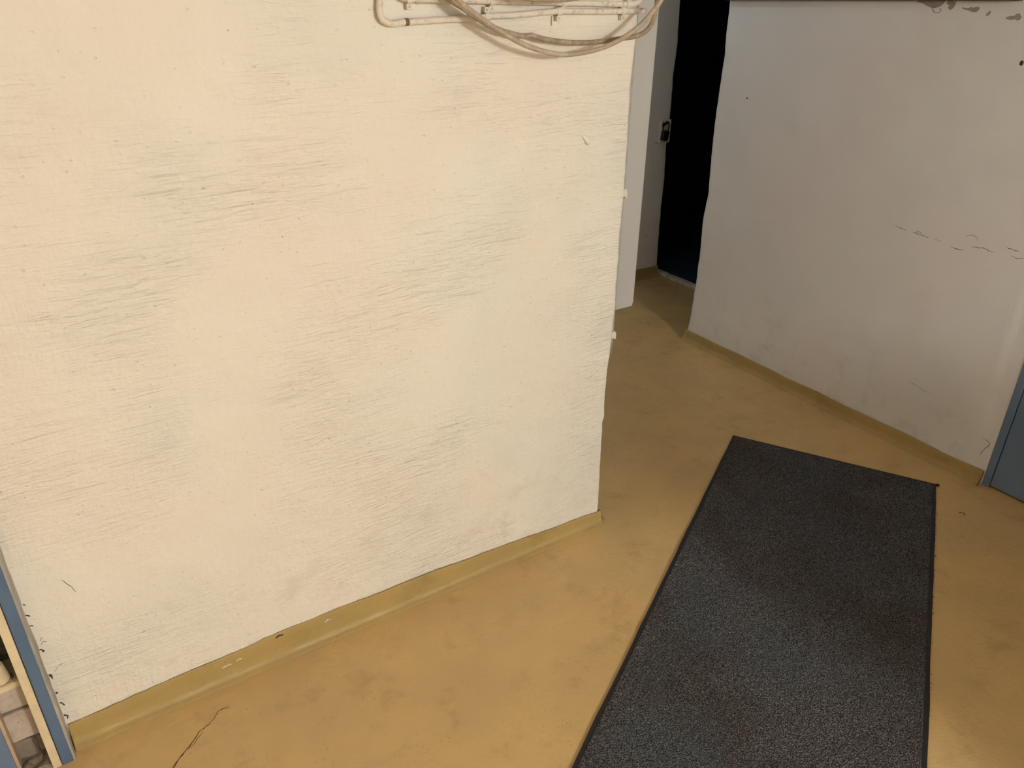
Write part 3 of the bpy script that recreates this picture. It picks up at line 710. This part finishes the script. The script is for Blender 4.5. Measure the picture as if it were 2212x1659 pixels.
# ------------------------------------------------------------------ hanging cables
k1 = tube('cable', [(0.74, 1.523, 2.21), (0.75, 1.518, 1.85), (0.7787, 1.513, 1.6591), (0.8131, 1.508, 1.602), (0.8545, 1.506, 1.5591), (0.9077, 1.506, 1.5251), (0.9639, 1.506, 1.4955), (1.0231, 1.506, 1.4699), (1.098, 1.505, 1.4517), (1.162, 1.505, 1.4507), (1.228, 1.505, 1.46), (1.2882, 1.505, 1.4788), (1.3414, 1.505, 1.5074), (1.3769, 1.506, 1.5359), (1.3996, 1.507, 1.5596), (1.4341, 1.513, 1.6197), (1.475, 1.523, 1.75), (1.48, 1.528, 2.21)], 0.0054, 'cable', None, 8, 14, 0.05)
tag(k1, 'light beige cable hanging lowest in a loop in front of the left wall', 'cable', 'cables hanging off the left wall')
k2 = tube('cable', [(0.69, 1.547, 2.21), (0.7, 1.545, 1.85), (0.7561, 1.545, 1.6398), (0.8158, 1.544, 1.5831), (0.8536, 1.544, 1.5597), (0.8864, 1.544, 1.5433), (0.9312, 1.543, 1.5179), (0.973, 1.544, 1.5015), (1.0008, 1.546, 1.494), (1.0346, 1.547, 1.4874), (1.0486, 1.547, 1.4871), (1.0625, 1.547, 1.4876), (1.0993, 1.548, 1.4786), (1.165, 1.548, 1.4707), (1.2456, 1.547, 1.4692), (1.3152, 1.544, 1.4746), (1.3609, 1.537, 1.4806), (1.3898, 1.534, 1.4945), (1.4057, 1.533, 1.5204), (1.4101, 1.533, 1.5562), (1.4106, 1.535, 1.6497), (1.415, 1.542, 2.21)], 0.0056, 'cable_brown', None, 8, 14, 0.06)
tag(k2, 'brown dusty kinked cable hanging in the tighter loop behind the beige one', 'cable', 'cables hanging off the left wall')
k3 = tube('cable', [(0.7, 1.488, 2.21), (0.72, 1.488, 1.9), (0.8, 1.493, 1.7), (0.8928, 1.498, 1.605), (0.9821, 1.5, 1.5722), (1.0804, 1.501, 1.5638), (1.1806, 1.5, 1.5722), (1.2698, 1.5, 1.605), (1.38, 1.503, 1.7), (1.45, 1.508, 1.9), (1.46, 1.508, 2.21)], 0.0095, 'cable', None, 8, 16, 0.03)
tag(k3, 'thick grey-beige cable sagging just into view above the two thinner cables', 'cable', 'cables hanging off the left wall')

# ------------------------------------------------------------------ wall cabinet and conduit round the corner
cb = empty('wall_cabinet', (XC, 1.70, 0.688)); tag(cb, 'tall plain cream-white wall cabinet behind the corner of the left wall', 'cabinet')
bm = bmesh.new(); add_box(bm, (0.002, 0, 0), (0.178, 0.60, 1.32), 0.003); frombm('body', bm, 'white_metal', cb)
dr = box('door', (0.178, 0.006, 0.006), (0.1855, 0.594, 1.314), 'white_metal', cb, 0.002)
bm = bmesh.new(); bmesh.ops.create_cone(bm, cap_ends=True, segments=16, radius1=0.012, radius2=0.010, depth=0.012, matrix=Matrix.Translation((0.191, 0.54, 0.6)) @ Matrix.Rotation(math.pi / 2, 4, 'Y')); frombm('lock', bm, 'dark_steel', dr)
c3 = empty('conduit', (1.4035, 1.602, 0.60)); tag(c3, 'thin grey vertical conduit with white clips just behind the wall corner', 'conduit')
tube('tube', [(0, 0, 0.006), (0.001, 0, 0.4), (0.0, 0, 0.8), (0, 0, 1.615)], 0.0085, 'grey_pvc', c3, 4, 14)
for z in (0.055, 0.475):
    bm = bmesh.new(); add_box(bm, (-0.011, -0.009, z), (0.0135, 0.010, z + 0.022), 0.003); add_box(bm, (0.010, -0.008, z - 0.004), (0.0165, 0.006, z + 0.016), 0.002)
    frombm('clip', bm, 'clip', c3)

# ------------------------------------------------------------------ ceiling lamp (above the picture)
lp = empty('ceiling_lamp', (LAMP[0], LAMP[1], H)); tag(lp, 'bare warm bulb in a white ceiling lampholder above the picture', 'lamp')
bm = bmesh.new(); bmesh.ops.create_cone(bm, cap_ends=True, segments=24, radius1=0.035, radius2=0.05, depth=0.05, matrix=Matrix.Translation((0, 0, -0.025))); frombm('lampholder', bm, 'lamp_body', lp, True)
bm = bmesh.new(); bmesh.ops.create_cone(bm, cap_ends=True, segments=20, radius1=0.02, radius2=0.024, depth=0.06, matrix=Matrix.Translation((0, 0, -0.08))); frombm('socket', bm, 'lamp_body', lp, True)
ld = bpy.data.lights.new('bulb', 'POINT'); ld.energy = LAMP_W; ld.color = LAMP_COL; ld.shadow_soft_size = 0.16
lo = bpy.data.objects.new('bulb', ld); C.objects.link(lo); lo.parent = lp; lo.location = (0, 0, LAMP[2] - H)

# dim cool fill lamp, added out of view to lift the passage shade
pp = empty('passage_fill', (2.10, 2.75, H)); tag(pp, 'added dim cool fill bulb in a white lampholder on the passage ceiling', 'lamp')
bm = bmesh.new(); bmesh.ops.create_cone(bm, cap_ends=True, segments=24, radius1=0.032, radius2=0.045, depth=0.04, matrix=Matrix.Translation((0, 0, -0.02))); frombm('lampholder', bm, 'lamp_body', pp, True)
ld2 = bpy.data.lights.new('passage_fill_bulb', 'POINT'); ld2.energy = 3.2; ld2.color = (0.68, 0.86, 1.0); ld2.shadow_soft_size = 0.05
lo2 = bpy.data.objects.new('passage_fill_bulb', ld2); C.objects.link(lo2); lo2.parent = pp; lo2.location = (0, 0, -0.11)
